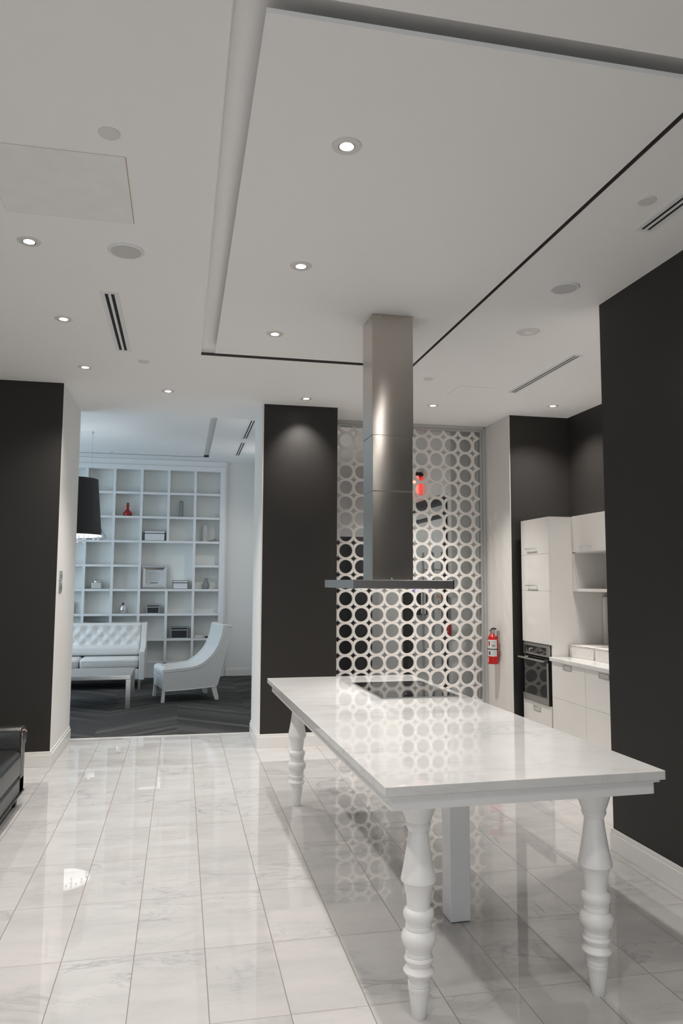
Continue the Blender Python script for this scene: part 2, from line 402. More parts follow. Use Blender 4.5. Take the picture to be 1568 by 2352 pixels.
for x0,x1,y0,y1,z0,z1 in ((1.57,3.464,SCR-.03,SCR+.05,3.40,3.46),(3.405,3.464,SCR-.03,SCR+.05,0,3.40),(1.57,3.464,SCR-.03,SCR+.05,0,.05)):
    b.box(x0,x1,y0,y1,z0,z1,.004)
b.box(1.57,3.44,SCR-.055,SCR-.028,3.425,3.46,.003); b.box(3.43,3.464,SCR-.055,SCR-.028,0,3.44,.003)
b.box(3.372,3.386,SCR+.022,SCR+.05,.04,3.40)
b.build('frame', M['grey_metal'], sc, 'grey metal frame of the ring screen')
MB((2.5,SCR,0)).box(1.575,3.41,SCR+.016,SCR+.021,.05,3.41).build('glass_pane', M['pane'], sc)

# ------------------------------------------------------------------ table with marble top
TY_ = .023; TW, TL, TZ = 1.158, 3.161, .90
ca, sa = math.cos(TY_), math.sin(TY_)
tc = (.74+ca*TW/2-sa*TL/2, 2.709+sa*TW/2+ca*TL/2)
tb = thing('dining_table', 'long white table with marble top and turned legs', 'table', (tc[0],tc[1],0), TY_)
MB().box(-TW/2,TW/2,-TL/2,TL/2,TZ-.036,TZ,.003).build('marble_top', M['marble_top'], tb)
b = MB(); q = .032; zt, zb = TZ-.036, TZ-.096
b.box(-TW/2+q,TW/2-q,-TL/2+q,TL/2-q,zb,zt,.002)
b.box(-TW/2+.016,TW/2-.016,-TL/2+.016,TL/2-.016,zt-.012,zt,.002)
b.build('apron', M['table_white'], tb)
raw = [(215,205),(250,192),(330,165),(400,142),(428,131),(438,126),(445,129),(478,129),(500,118),(520,107),(528,103),(600,110),(700,124),(800,140),(900,158),(970,173),(1000,179),(1015,179),(1040,160),(1070,148),(1110,138),(1180,125),(1240,119),(1282,117),(1288,130),(1300,146),(1325,156),(1350,156),(1375,150),(1398,140),(1410,134),(1432,133),(1438,128),(1444,133),(1478,133),(1484,128),(1490,134),(1510,158),(1540,174),(1570,177),(1600,171),(1630,159),(1655,143),(1668,134),(1688,133),(1693,128),(1699,133),(1730,133),(1735,128),(1741,135),(1765,147),(1785,143),(1812,126),(1828,122),(1850,135),(1878,157),(1890,157),(1920,132),(1942,117),(1965,108),(1984,103),(1990,112),(2020,111),(2026,105),(2032,110),(2070,108),(2078,104),(2090,102),(2200,88),(2330,69),(2335,66)]
KX = .2262*2.90/1731
prof = [(w*KX, zb*(1-(y-215)/2120)) for y,w in raw][::-1]
ci = lambda x,y: ((x-tc[0])*ca+(y-tc[1])*sa, -(x-tc[0])*sa+(y-tc[1])*ca)
for x,y in ((.921,2.888),(1.675,2.900),(.870,5.652),(1.64,5.67)):
    u,v = ci(x,y); MB().lathe(prof, (u,v,0), 40).build('leg', M['table_white'], tb)
u,v = ci(1.362,3.663)
MB().box(u-.052,u+.052,v-.056,v+.056,.004,zb,.003).build('support_column', M['grey_post'], tb, 'square pale grey column under the table')
MB().box(u-.045,u+.045,v-.050,v+.050,0,.006).build('column_foot', M['slot_dark'], tb)

# cooktop and hood
ck = thing('cooktop', 'black glass cooktop set in the far end of the marble table', 'cooktop', (1.513,5.087,TZ), TY_)
b = MB(); b.box(-.26,.26,-.372,.372,0,.006,.002); b.build('glass_surface', M['black_gloss'], ck)
b = MB(); 
for s_ in (-1,1): b.box(s_*.26-.003,s_*.26+.003,-.375,.375,0,.0065); b.box(-.26,.26,s_*.372-.003,s_*.372+.003,0,.0065)
b.build('steel_rim', M['satin_metal'], ck)
def ringflat(c, r0, r1, z, n=40):
    return MB().lathe([(r0,z),(r1,z),(r1,z+.0004),(r0,z+.0004),(r0,z)], c, n, cap=False)
for cx,cy,rr in ((-.13,-.20,.09),(.13,-.20,.075),(-.13,.17,.075),(.13,.17,.105),(0,-.02,.06)):
    ringflat((cx,cy,0), rr-.0015, rr, .0062).build('burner_ring', M['faint_ink'], ck)
hd = thing('range_hood', 'stainless steel island hood hanging from the ceiling above the cooktop', 'range hood', (1.352,4.88,1.595))
HO = (1.352,4.88,1.595)
b = MB(HO); b.box(1.034,1.676,4.50,5.46,1.597,1.652,.003); b.build('canopy', M['steel_dark'], hd)
MB(HO).box(1.030,1.0345,4.498,4.505,1.596,1.653).build('canopy_edge', M['chrome'], hd); MB(HO).box(1.672,1.6785,4.497,4.503,1.597,1.652).build('canopy_edge', M['slot_dark'], hd)
DX0,DX1,DY0,DY1 = 1.215,1.490,4.755,5.010
for x,y in ((1.14,5.22),(1.56,5.22),(1.14,4.72)):
    MB(HO).lathe([(0,1.5945),(.03,1.5945),(.034,1.597),(0,1.597)],(x,y,0),20).build('hood_lamp', M['hood_lens'], hd)
    l = bpy.data.lights.new('hood_beam','SPOT'); l.energy = 9; l.spot_size = 1.9; l.spot_blend = .9; l.shadow_soft_size = .03; l.color = (1,.97,.94)
    o = bpy.data.objects.new('hood_beam', l); COL.objects.link(o); o.location = (x,y,1.585)
b = MB(HO); b.box(DX0,DX1,DY0,DY1,1.652,2.232,.002); b.build('lower_duct', M['steel'], hd)
b = MB(HO); b.box(DX0,DX1,DY0,DY1,2.236,2.612,.002); b.build('middle_duct', M['steel'], hd)
b = MB(HO); b.box(DX0-.004,DX1+.004,DY0-.004,DY1+.004,2.606,PANEL,.002); b.build('upper_duct', M['steel'], hd)
b = MB(HO); b.box(DX0+.003,DX1-.003,DY0+.003,DY1-.003,2.228,2.240); b.build('duct_seam', M['chrome'], hd)
for x,y,z in ((DX0-.004,DY0+.07,PANEL-.02),(DX0-.004,DY0+.17,PANEL-.02),(DX0+.05,DY0-.004,PANEL-.02),(DX1-.05,DY0-.004,PANEL-.02),(DX0+.13,DY0-.001,1.66)):
    MB(HO).ball((x,y,z),.005).build('screw', M['chrome'], hd)

# ------------------------------------------------------------------ kitchen
KX0 = 3.545
def bar_handle(parent, x, y0, y1, z):
    b = MB(parent.parent.location if parent.parent else parent.location)
    b.box(x-.030,x-.022,y0,y1,z-.005,z+.005,.001); 
    for y in (y0+.02,y1-.02): b.box(x-.026,x,y-.004,y+.004,z-.004,z+.004)
    b.build('handle', M['chrome'], parent)
def recess_pull(parent, root, x, y0, y1, z0, z1):
    b = MB(root.location); t = .004
    b.box(x-.004,x,y0,y1,z1-t,z1); b.box(x-.004,x,y0,y1,z0,z0+t); b.box(x-.004,x,y0,y0+t,z0,z1); b.box(x-.004,x,y1-t,y1,z0,z1)
    pl = b.build('recessed_pull', M['satin_metal'], parent)
    b = MB(root.location); b.add([(x-.001,y0+t,z0+t),(x-.001,y1-t,z0+t),(x-.003,y1-t,z1-t),(x-.003,y0+t,z1-t)],[(0,1,2,3)])
    b.add([(x-.0035,y0+t,z0+.014),(x-.0035,y1-t,z0+.014),(x-.0015,y1-t-.012,z1-t),(x-.0015,y0+t+.012,z1-t)],[(0,1,2,3)])
    b.build('scoop', M['chrome'], pl)
oc = thing('tall_oven_cabinet', 'tall glossy white cabinet holding the black built-in oven', 'cabinet', (3.85,7.17,0))
L = oc.location
Y0c, Y1c = 6.863, 7.473
b = MB(L); t = .018; XB = KR-.004
b.box(KX0+.02,XB,Y0c,Y0c+t,.0,2.293); b.box(KX0+.02,XB,Y1c-t,Y1c,0,2.293); b.box(KX0+.02,XB,Y0c+t,Y1c-t,2.275,2.293)
b.box(XB-.01,XB,Y0c+t,Y1c-t,0,2.275); b.box(KX0+.02,XB-.01,Y0c+t,Y1c-t,1.02,1.04); b.box(KX0+.02,XB-.01,Y0c+t,Y1c-t,.42,.44); b.box(KX0+.06,KX0+.07,Y0c+t,Y1c-t,0,.09)
b.build('carcass', M['gloss_white'], oc)
def front(root, nm, y0,y1,z0,z1, x=KX0):
    b = MB(root.location); b.box(x,x+.02,y0+.0009,y1-.0009,z0+.0009,z1-.0009,.0009); return b.build(nm, M['gloss_white'], root)
d = front(oc,'door',Y0c,Y1c,1.927,2.293); bar_handle(d, KX0, 7.107,7.336,1.985)
d = front(oc,'door',Y0c,Y1c,1.557,1.927); bar_handle(d, KX0, 7.10,7.33,1.610)
front(oc,'panel',Y0c,Y1c,1.03,1.557)
d = front(oc,'drawer',Y0c,Y1c,.09,.437); recess_pull(d, oc, KX0, 7.088,7.247,.353,.397)
ov = thing('oven', 'black and steel built-in oven in the tall white cabinet', 'oven', (3.78,7.165,.44)); L2 = ov.location
ya_, yb_ = 6.888,7.452
b = MB(L2); b.box(KX0+.012,4.02,ya_,yb_,.441,1.019); b.build('body', M['slot_dark'], ov)
b = MB(L2); b.box(KX0-.004,KX0+.012,ya_,yb_,.905,1.019,.002); cp = b.build('control_panel', M['steel_dark'], ov)
b = MB(L2); b.box(KX0-.0055,KX0-.004,ya_+.06,yb_-.03,.925,.995); b.build('display', M['black_gloss'], cp)
b = MB(L2)
b.cyl((KX0-.022,7.275,.957),.016,.018,'x',20); b.build('knob', M['satin_metal'], cp)
b = MB(L2); b.cyl((KX0-.016,7.06,.957),.010,.012,'x',20); b.build('knob', M['satin_metal'], cp)
b = MB(L2); b.box(KX0-.012,KX0+.012,ya_,yb_,.443,.893,.002); dr = b.build('door', M['black_gloss'], ov)
b = MB(L2); b.box(KX0-.014,KX0-.0119,ya_,yb_,.443,.505); b.box(KX0-.014,KX0-.0119,ya_,ya_+.035,.505,.85); b.build('door_trim', M['steel_dark'], dr)
b = MB(L2); b.tube([(KX0-.055,ya_+.03,.868),(KX0-.055,yb_+.01,.868)],.011,14)
for y in (ya_+.06,yb_-.05): b.tube([(KX0-.055,y,.868),(KX0-.01,y,.868)],.007,10)
b.build('handle', M['satin_metal'], dr)
def base_cab(y0,y1,label,hy0,hy1):
    t_ = thing('base_cabinet', label, 'cabinet', (3.85,(y0+y1)/2,0), 0, 'white base cabinets under the counter')
    b = MB(t_.location); b.box(KX0+.021,XB,y0+.001,y1-.001,.09,.879); b.box(KX0+.06,XB,y0+.001,y1-.001,0,.09); b.build('carcass', M['gloss_white'], t_)
    d = front(t_,'drawer',y0,y1,.538,.878); recess_pull(d, t_, KX0, hy0,hy1,.823,.868)
    front(t_,'drawer',y0,y1,.09,.538)
base_cab(6.228,6.840,'white base cabinet under the counter beside the oven',6.461,6.618)
base_cab(5.60,6.226,'white base cabinet under the counter nearest the right dark wall',5.833,5.992)
base_cab(4.97,5.598,'white base cabinet mostly hidden by the near dark wall',5.2,5.36)
tag(MB((3.84,5.9,.88)).box(KX0-.018,XB,4.95,6.861,.88,.92,.006,3).build('worktop', M['marble_counter']), 'pale marble worktop along the white base cabinets', 'worktop')
UX = 3.80
def wall_cab(y0,y1,label,h):
    t_ = thing('wall_cabinet', label, 'cabinet', (3.98,(y0+y1)/2,1.565), 0, 'white wall cabinets over the counter'); q = t_.location
    b = MB(q); t = .018
    b.box(UX+.02,XB,y0,y0+t,1.565,2.297); b.box(UX+.02,XB,y1-t,y1,1.565,2.297); b.box(UX+.02,XB,y0+t,y1-t,2.279,2.297); b.box(UX+.02,XB,y0+t,y1-t,1.93,1.948)
    b.box(UX-.004,XB,y0,y1,1.555,1.583); b.box(XB-.01,XB,y0+t,y1-t,1.58,2.28); b.box(UX-.004,UX+.02,y0,y0+.022,1.583,1.93); b.box(UX-.004,UX+.02,y1-.022,y1,1.583,1.93)
    b.build('carcass', M['gloss_white'], t_)
    b = MB(q); b.box(UX,UX+.02,y0+.002,y1-.002,1.94,2.297,.0012); d = b.build('door', M['gloss_white'], t_); 
    if h: bar_handle(d, UX, *h, 1.985)
wall_cab(6.197,6.861,'white wall cabinet with open niche above the counter, beside the oven tower',(6.49,6.71))
wall_cab(5.53,6.195,'white wall cabinet with open niche hidden behind the near dark wall',(5.83,6.05))
tag(MB((KR-.008,5.95,.92)).box(KR-.008,KR-.001,5.0,6.861,.921,1.553).build('backsplash', M['grey_splash']), 'plain grey backsplash panel between counter and wall cabinets', 'backsplash')
tag(MB((KR-.03,6.84,.92)).box(KR-.05,KR-.009,6.80,6.855,.921,1.5,.002).build('filler_strip', M['gloss_white']), 'white vertical strip in the corner above the counter', 'trim')
def carton(x,y,w,d,h,rot,label,flip):
    t_ = thing('cardboard_box', label, 'box', (x,y,.921), rot, 'flat white boxes on the counter')
    b = MB(); b.box(-w/2,w/2,-d/2,d/2,0,h,.002); 
    for s_ in (-1,1): b.box(-w/2-.002,-w/2,s_*d*.34-.03,s_*d*.34+.03,h*.35,h*.9)
    b.build('box_body', M['card'], t_)
    b = MB(); b.prism([(-w/2-.004,h),(w/2+.002,h+.004),(w/2+.002,h+.011),(-w/2-.004,h+.004+flip)],-d/2-.003,d/2+.003,'xz'); l = b.build('lid', M['card'], t_)
    b = MB(); b.box(-w/4,w/3,-d/2-.004,-d/2-.002,h,h+.004); b.box(-w/2-.005,-w/2-.0035,-d/2+.03,-d/6,h+.001,h+.004); b.build('lid_edge', M['card_edge'], l)
carton(3.90,6.665,.30,.36,.108,.12,'white flat cardboard box on the counter, beside the oven tower',.003)
carton(3.92,6.28,.30,.30,.108,.02,'white flat cardboard box on the counter, nearest the dark wall edge',.006)

# fire extinguisher on the white return wall
fx, fy, fz = 3.392, 7.90, .745
fe = thing('fire_extinguisher', 'red fire extinguisher hanging on the white wall beside the ring screen', 'fire extinguisher', (fx,fy,fz))
MB().lathe([(.0,0),(.052,0),(.058,.006),(.058,.262),(.055,.285),(.042,.308),(.024,.322),(.018,.335),(0,.335)],(0,0,0),32).build('cylinder', M['red_paint'], fe)
def wrap(z0,z1,a0,a1,rr,nm,m,par):
    n=18; vs=[]; 
    for z in (z0,z1):
        for i in range(n+1):
            a=a0+(a1-a0)*i/n; vs.append((rr*math.cos(a),rr*math.sin(a),z))
    b=MB(); b.add(vs,[(i,i+1,n+2+i,n+1+i) for i in range(n)],True); return b.build(nm,m,par)
va = math.atan2(-fy,-fx)
lb = wrap(.165,.265,va-1.15,va+.80,.0585,'upper_label',M['paper'],fe)
wrap(.085,.158,va-1.15,va+.80,.0585,'lower_label',M['paper'],fe)
wrap(.02,.075,va-1.2,va-.95,.0585,'side_label',M['paper'],fe)
for k,(z,a0,a1,m) in enumerate(((.205,-.25,.45,'ink'),(.194,-.25,.5,'ink'),(.245,-.3,.6,'faint_ink'),(.23,-.3,.6,'faint_ink'),(.18,-.2,.45,'faint_ink'))):
    wrap(z,z+.006,va+a0,va+a1,.0590,'label_print',M[m],lb)
wrap(.20,.25,va-.9,va-.6,.0590,'label_mark',M['red_paint'],lb)
for z in (.10,.115,.13,.142): wrap(z,z+.004,va-.25,va+.65,.0590,'label_print',M['faint_ink'],lb)
wrap(.10,.14,va-.85,va-.5,.0590,'label_mark',M['ink'],lb)
MB().lathe([(.0595,.158),(.0605,.160),(.0605,.166),(.0595,.168)],(0,0,0),32,cap=False).build('strap', M['black'], fe)
b = MB(); b.cyl((0,0,.33),.016,.03); b.box(-.018,.018,-.02,.05,.345,.37,.003); b.build('valve', M['satin_metal'], fe)
b = MB(); b.tube([(0,.03,.365),(0,-.04,.372),(-.01,-.085,.34),(-.01,-.10,.305)],.008); b.build('lever', M['chrome'], fe)
b = MB(); b.tube([(0,.04,.375),(0,-.02,.39),(0,-.08,.385)],.009); b.build('handle', M['black'], fe)
b = MB(); b.cyl((-.018,.045,.352),.016,.014,'x',20); b.build('gauge', M['edge_white'], fe)
b = MB(); b.tube([(0,.05,.35),(0,.075,.32),(0,.068,.24),(0,.066,.17)],.006); b.build('hose', M['satin_metal'], fe)
b = MB(); b.box(.052,.071,-.02,.02,.10,.36); b.build('bracket', M['satin_metal'], fe)

# switch plates on the left white return
for z0,z1,m,lab in ((1.634,1.728,'chrome','polished metal switch plate on the left white wall end, upper of two'),(1.525,1.618,'satin_metal','dull grey switch plate on the left white wall end, lower of two')):
    t_ = thing('switch_plate', lab, 'switch', (-1.098,7.44,z0), 0, 'switch plates on the white wall end')
    MB(t_.location).box(-1.098,-1.091,7.362,7.518,z0,z1,.002).build('plate', M[m], t_)
    for yy in (7.40,7.48): MB(t_.location).box(-1.092,-1.086,yy-.016,yy+.016,z0+.025,z1-.025,.002).build('rocker', M[m], t_)

# ------------------------------------------------------------------ ceiling fittings
def make_downlight(label, loc, group):
    t_ = thing('downlight', label, 'ceiling light', loc, 0, group)
    MB().lathe([(.036,-.001),(.036,-.006),(.060,-.005),(.063,0),(.036,0)],(0,0,0),36,cap=False).build('trim_ring', M['trim'], t_)
    MB().lathe([(.029,0),(.029,-.005),(.036,-.006),(.036,0)],(0,0,0),30,cap=False).build('gimbal', M['satin_metal'], t_)
    MB().lathe([(0,-.007),(.015,-.006),(.029,-.003),(.029,0)],(0,0,0),30,cap=False).build('lens', M['lens'], t_)
    return t_
dl0 = None
def downlight(x,y,z,label,group='recessed ceiling downlights', power=SPOT, ang=112, col=(1,.957,.915), blend=1.0, fit=True, tilt=0):
    global dl0
    if fit:
        if dl0 is None: dl0 = make_downlight(label,(x,y,z),group); t_ = dl0
        else: t_ = dup(dl0,(x,y,z),label); t_['group'] = group
    l = bpy.data.lights.new('downlight_or_fill_beam','SPOT'); l.energy = power; l.spot_size = math.radians(ang); l.spot_blend = blend; l.shadow_soft_size = .028; l.color = col
    o = bpy.data.objects.new('downlight_or_fill_beam', l); COL.objects.link(o); o.location = (x,y,z-.03); o.rotation_euler = (tilt,0,0)  # without a fitting this is an unseen beam, mostly added fill
LIGHTS = []
for k,(y,n) in enumerate(((2.888,'nearest the camera'),(4.104,'middle of its row of three'),(5.316,'closest to the steel hood'))):
    LIGHTS.append((.627,y,PANEL,'lit downlight in the dropped ceiling panel, '+n))
for y,n in ((4.176,'beside the left round speaker'),(5.41,'left of the slot vent'),(6.632,'closest to the left dark wall')):
    LIGHTS.append((-.842,y,CEIL,'lit downlight on the left ceiling, '+n))
LIGHTS += [(-.162,7.309,CEIL,'lit downlight over the lounge opening'),(1.182,7.300,CEIL,'lit downlight right above the dark pillar'),
           (2.508,7.298,CEIL,'lit downlight in front of the ring screen, right of the hood'),(3.717,7.037,CEIL,'lit downlight above the kitchen oven corner')]
OUT = [(.627,1.66,55),(-.842,2.94,48),(-.842,1.70,38),(.627,.42,45),(-.842,.42,30),(.627,-1.2,60),(-2.4,2.0,55),(-2.4,4.8,70),(-2.4,-.8,60),(1.9,-.6,55),(3.35,4.75,68),(3.5,5.35,68),(3.2,4.6,60),(2.5,2.9,62),(1.95,.1,60)]  # unseen spots without fittings; most are added to brighten room and kitchen

# ------------------------------------------------------------------ lounge bookcase
BY = 13.36; BB = 13.585
bc = thing('bookcase', 'white built-in wall bookcase of square cells behind the sofa', 'bookcase', (-.8,BY,0)); LB = bc.location
b = MB(LB); b.box(-2.55,.655,BB-.02,BB,.24,3.6); b.build('back_panel', noisy(mat('pale_green_back',(.80,.81,.775),.5),.05,1.5), bc)
cols = [-2.515,-2.06,-1.603,-1.147,-.694,-.237,.215]
zs = [3.149,2.73,2.31,1.894,1.481,1.062,.639,.25]
h = .022
for i,x in enumerate(cols):
    if x == -.237:
        for za,zb_ in ((2.31,3.57),(.25,1.481)):
            MB(LB).box(x-h,x+h,BY,BB-.02,za,zb_).build('upright', M['shelf'], bc)
    else: MB(LB).box(x-h,x+h,BY,BB-.02,.25,3.57).build('upright', M['shelf'], bc)
for i in range(len(cols)):
    x0 = cols[i]+h; x1 = (cols[i+1]-h) if i+1 < len(cols) else .645
    for z in zs:
        if z == 1.894 and i in (4,5): continue
        if i == 4 and z in (2.31,1.481): MB(LB).box(x0,cols[6]-h,BY+.001,BB-.02,z-.019,z+.019).build('shelf', M['shelf'], bc); continue
        if i == 5 and z in (2.31,1.481): continue
        MB(LB).box(x0,x1,BY+.001,BB-.02,z-.019,z+.019).build('shelf', M['shelf'], bc)
b = MB(LB); b.box(.648,.735,BY-.016,BB-.021,0,3.555,.003); b.box(.7351,.772,BY+.014,BB-.021,0,3.742); b.build('side_frame', M['shelf'], bc)
b = MB(LB); b.box(-2.6,.735,BY-.012,BB-.021,3.556,3.64,.003); b.box(-2.6,.734,BY+.008,BB-.021,3.641,3.740); b.build('cornice', M['shelf'], bc)
b = MB(LB); b.box(-2.6,.645,BY+.005,BB,.004,.235); b.build('plinth', M['shelf'], bc)
OY = BY+.105
def shelf_z(z): return z+.0195
def vase(name, x, z, prof, m, label, cat, cap=None):
    t_ = thing(name, label, cat, (x,OY,shelf_z(z)))
    MB().lathe(prof,(0,0,0),24).build('body', m, t_)
    if cap: MB().lathe(cap[0],(0,0,0),20).build('stopper', cap[1], t_)
vase('decanter',-.925,2.73,[(0,0),(.050,0),(.068,.012),(.075,.04),(.070,.062),(.045,.090),(.026,.11),(.021,.135),(.021,.172),(.032,.180),(.034,.186),(0,.187)],M['red_glass'],'red glass decanter with ball stopper on the bookcase','decanter',([(0,.186),(.012,.188),(.012,.196),(.022,.204),(.024,.216),(.018,.230),(0,.237)],M['red_glass']))
vase('bottle',-.022,2.73,[(0,0),(.036,0),(.037,.01),(.037,.255),(.034,.272),(.022,.289),(0,.297)],M['grey_glass'],'tall grey domed glass jar on an upper shelf','jar')
vase('vase',.435,1.481,[(0,0),(.040,0),(.055,.02),(.060,.055),(.054,.085),(.038,.125),(.028,.15),(.030,.175),(.034,.188),(.028,.188),(.02,.15),(0,.14)],M['grey_glass'],'grey glass bottle vase beside the white keepsake box','vase')
vase('bottle',-.955,1.062,[(0,0),(.036,0),(.050,.02),(.056,.06),(.054,.10),(.042,.13),(.024,.142),(.018,.150),(0,.152)],M['chrome'],'round silvery scent bottle with dark stopper','bottle',([(0,.150),(.012,.151),(.012,.160),(.022,.168),(.020,.178),(0,.181)],M['black']))
t_ = thing('candle_tower','tall silvery studded square ornament on the right shelf','ornament',(.40,OY,shelf_z(2.31)))
b = MB(); b.box(-.036,.036,-.036,.036,0,.287,.003); b.build('body', M['satin_metal'], t_)
b = MB()
for i in range(12):
    for x in (-.016,.016): b.ball((x,-.037,.02+i*.0225),.010,8,6)
b.build('studs', M['chrome'], t_)
t_ = thing('figurine','small dark reclining figurine beside the silvery studded ornament','figurine',(.535,OY,shelf_z(2.31)))
b = MB(); b.ball((0,0,.016),.02,12,8,(3,1,.8)); b.ball((.03,0,.042),.016); b.tube([(.02,0,.02),(.03,0,.045)],.012); b.tube([(-.05,0,.014),(-.075,0,.02)],.008); b.build('body', M['grey_glass'], t_)
t_ = thing('mirror_jar','small chrome square jar with round lid on the left shelf','jar',(-1.395,OY,shelf_z(1.481)))
MB().box(-.085,.085,-.07,.07,0,.112,.012,3).build('body', M['chrome'], t_)
MB().lathe([(0,.11),(.065,.111),(.065,.130),(.05,.136),(0,.137)],(0,0,0),28).build('lid', M['chrome'], t_)
def keepsake(x,z,w,hh,body,edge,label):
    t_ = thing('storage_box', label, 'box', (x,OY,shelf_z(z)), 0, 'lidded boxes on the bookcase'); d = min(w*.6/2,.082); lh = hh*.26
    MB().box(-w/2+.006,w/2-.006,-d,d,0,hh-lh).build('body', M[body], t_)
    ld = MB().box(-w/2,w/2,-d-.006,d+.006,hh-lh,hh).build('lid', M[body], t_)
    def edges(x0,x1,y,z0,z1,e=.006):
        b = MB(); b.box(x0,x1,y-.003,y,z0,z0+e); b.box(x0,x1,y-.003,y,z1-e,z1); b.box(x0,x0+e,y-.003,y,z0,z1); b.box(x1-e,x1,y-.003,y,z0,z1); return b
    edges(-w/2+.006,w/2-.006,-d,0,hh-lh).build('edging', M[edge], t_); edges(-w/2,w/2,-d-.006,hh-lh,hh).build('edging', M[edge], ld)
keepsake(-.46,2.31,.355,.172,'white_box','box_edge','large white lidded box with dark edging below the upper shelves')
keepsake(-.005,1.481,.265,.147,'white_box','box_edge','small white lidded box with dark edging, right of the framed certificate')
keepsake(-.455,1.062,.215,.148,'dark_box','edge_white','small dark lidded box with white edging below the framed certificate')
keepsake(-.005,.639,.285,.190,'dark_box','edge_white','large dark lidded box with white edging beside the lounge chair')
# framed certificate
def photo_frame(x,z,w,hh,label,cert=True):
    t_ = thing('picture_frame', label, 'picture frame', (x,OY+.02,shelf_z(z)))
    T = Matrix.Rotation(-.10,4,'X'); fw_ = w*.16
    def add(b,nm,m,par=t_):
        o = b.build(nm,m,par); o.data.transform(T); return o
    b = MB(); b.box(-w/2,w/2,0,.012,.002,hh); add(b,'backing',M['slot_dark'])
    b = MB(); i0,i1,k0,k1 = -w/2+fw_,w/2-fw_,fw_,hh-fw_; y0,y1 = -.018,-.006
    O = [(-w/2,y1,0),(w/2,y1,0),(w/2,y1,hh),(-w/2,y1,hh)]; I = [(i0,y0,k0),(i1,y0,k0),(i1,y0,k1),(i0,y0,k1)]
    mid = [((a[0]*.55+c[0]*.45),-.02,(a[2]*.55+c[2]*.45)) for a,c in zip(O,I)]
    I2 = [(p[0],-.008,p[2]) for p in I]; back = [(p[0],.0,p[2]) for p in O]
    b.add(back+O+mid+I2,[(j*4+k,j*4+(k+1)%4,(j+1)*4+(k+1)%4,(j+1)*4+k) for j in range(3) for k in range(4)])
    add(b,'mirrored_border',M['chrome'])
    b = MB(); b.box(i0-.004,i1+.004,-.006,0,k0-.004,k1+.004); sh = add(b,'certificate' if cert else 'picture',M['paper'] if cert else M['grey_glass'])
    if cert:
        b = MB(); ww = i1-i0
        for zz,f in ((.88,.28),(.78,.62),(.70,.62),(.58,.62),(.46,.62),(.36,.5),(.26,.5)):
            b.box(-ww*f/2,ww*f/2,-.0068,-.006,k0+(k1-k0)*zz-.003,k0+(k1-k0)*zz+.003)
        add(b,'text_lines',M['faint_ink'],sh)
        b = MB(); b.box(-ww*.23,ww*.23,-.0068,-.006,k0+(k1-k0)*.13-.006,k0+(k1-k0)*.13+.006); add(b,'title_bar',M['ink'],sh)
photo_frame(-.452,1.481,.43,.40,'mirror-framed certificate standing in the large middle cell of the bookcase')
photo_frame(-1.86,1.062,.22,.20,'small silver photo frame at the left shelf, half hidden by the wall',False)
t_ = thing('bowl','wide dark-rimmed glass bowl on the low shelf behind the sofa','bowl',(-1.375,OY,shelf_z(.639)+.001))
MB().lathe([(0,0),(.05,0),(.06,.02),(.15,.25),(.17,.275),(.165,.275),(.14,.24),(.05,.03),(0,.03)],(0,0,0),32).build('body', M['grey_glass'], t_).scale = (1,.48,1)
MB().lathe([(.163,.272),(.173,.272),(.173,.280),(.163,.280),(.163,.272)],(0,0,0),32,cap=False).build('rim', M['black'], t_).scale = (1,.48,1)
t_ = thing('book','small silver-edged book lying on the shelf beside the dark box','book',(.335,OY-.03,shelf_z(.639)+.001))
b = MB(); b.box(-.085,.085,-.06,.06,.0,.012,.002); b.box(-.085,.085,-.06,.06,.048,.058,.002); b.box(.075,.085,-.06,.06,.0,.055); b.build('cover', M['satin_metal'], t_)
MB().box(-.08,.076,-.057,.057,.012,.048).build('pages', M['card'], t_)
tag(MB((.46,OY-.03,shelf_z(.639))).lathe([(0,0),(.03,0),(.034,.012),(.02,.026),(0,.03)],(.46,OY-.03,shelf_z(.639)),20).build('trinket', M['black']),'tiny dark trinket beside the small book','ornament')

# ------------------------------------------------------------------ white sofa
sf = thing('white_sofa','white leather sofa with button-tufted back before the bookcase','sofa',(-1.45,12.35,0)); SO = sf.location
SX0,SX1,SY0 = -2.42,-.510,11.96
b = MB(SO); b.box(SX0+.085,SX1-.085,SY0+.02,12.86,.145,.310,.015,3,True); b.build('base_frame', M['leather_white'], sf)
# tufted back
bx0,bx1 = SX0+.08,SX1-.085
nx,nz = 150,36; bm_ = MB(SO); vs=[]; fs=[]
tufts = [(bx0+.02+.176*(i+(.5 if r_%2 else 0)), .665+.098*r_) for r_ in range(3) for i in range(-1,12)]
def tuft_depth(x,z):
    d = min(math.hypot((x-a)/.088,(z-c)/.098) for a,c in tufts); d2 = sorted(math.hypot((x-a)/.088,(z-c)/.098) for a,c in tufts)[:2]
    e = d2[1]-d2[0]
    return .040*min(1,d)**.55
for j in range(nz+1):
    z = .60+.365*j/nz
    for i in range(nx+1):
        x = bx0+(bx1-bx0)*i/nx
        edge = min(1,(x-bx0)/.03,(bx1-x)/.03); et = min(1,(z-.60)/.02,(.965-z)/.03)
        yy = 12.50+.09*(z-.6)/.365 - tuft_depth(x,z)*max(0,et)**.5*max(0,edge)**.5
        vs.append((x,yy,z))
for j in range(nz):
    for i in range(nx):
        a = j*(nx+1)+i; fs.append((a,a+1,a+nx+2,a+nx+1))
bm_.add(vs,fs,True)
bm_.box(bx0,bx1,12.585,12.86,.31,.965,.02,3); bm_.box(bx0,bx1,12.51,12.6,.30,.66)
tbk = bm_.build('tufted_back', M['leather_white'], sf)
btn = None
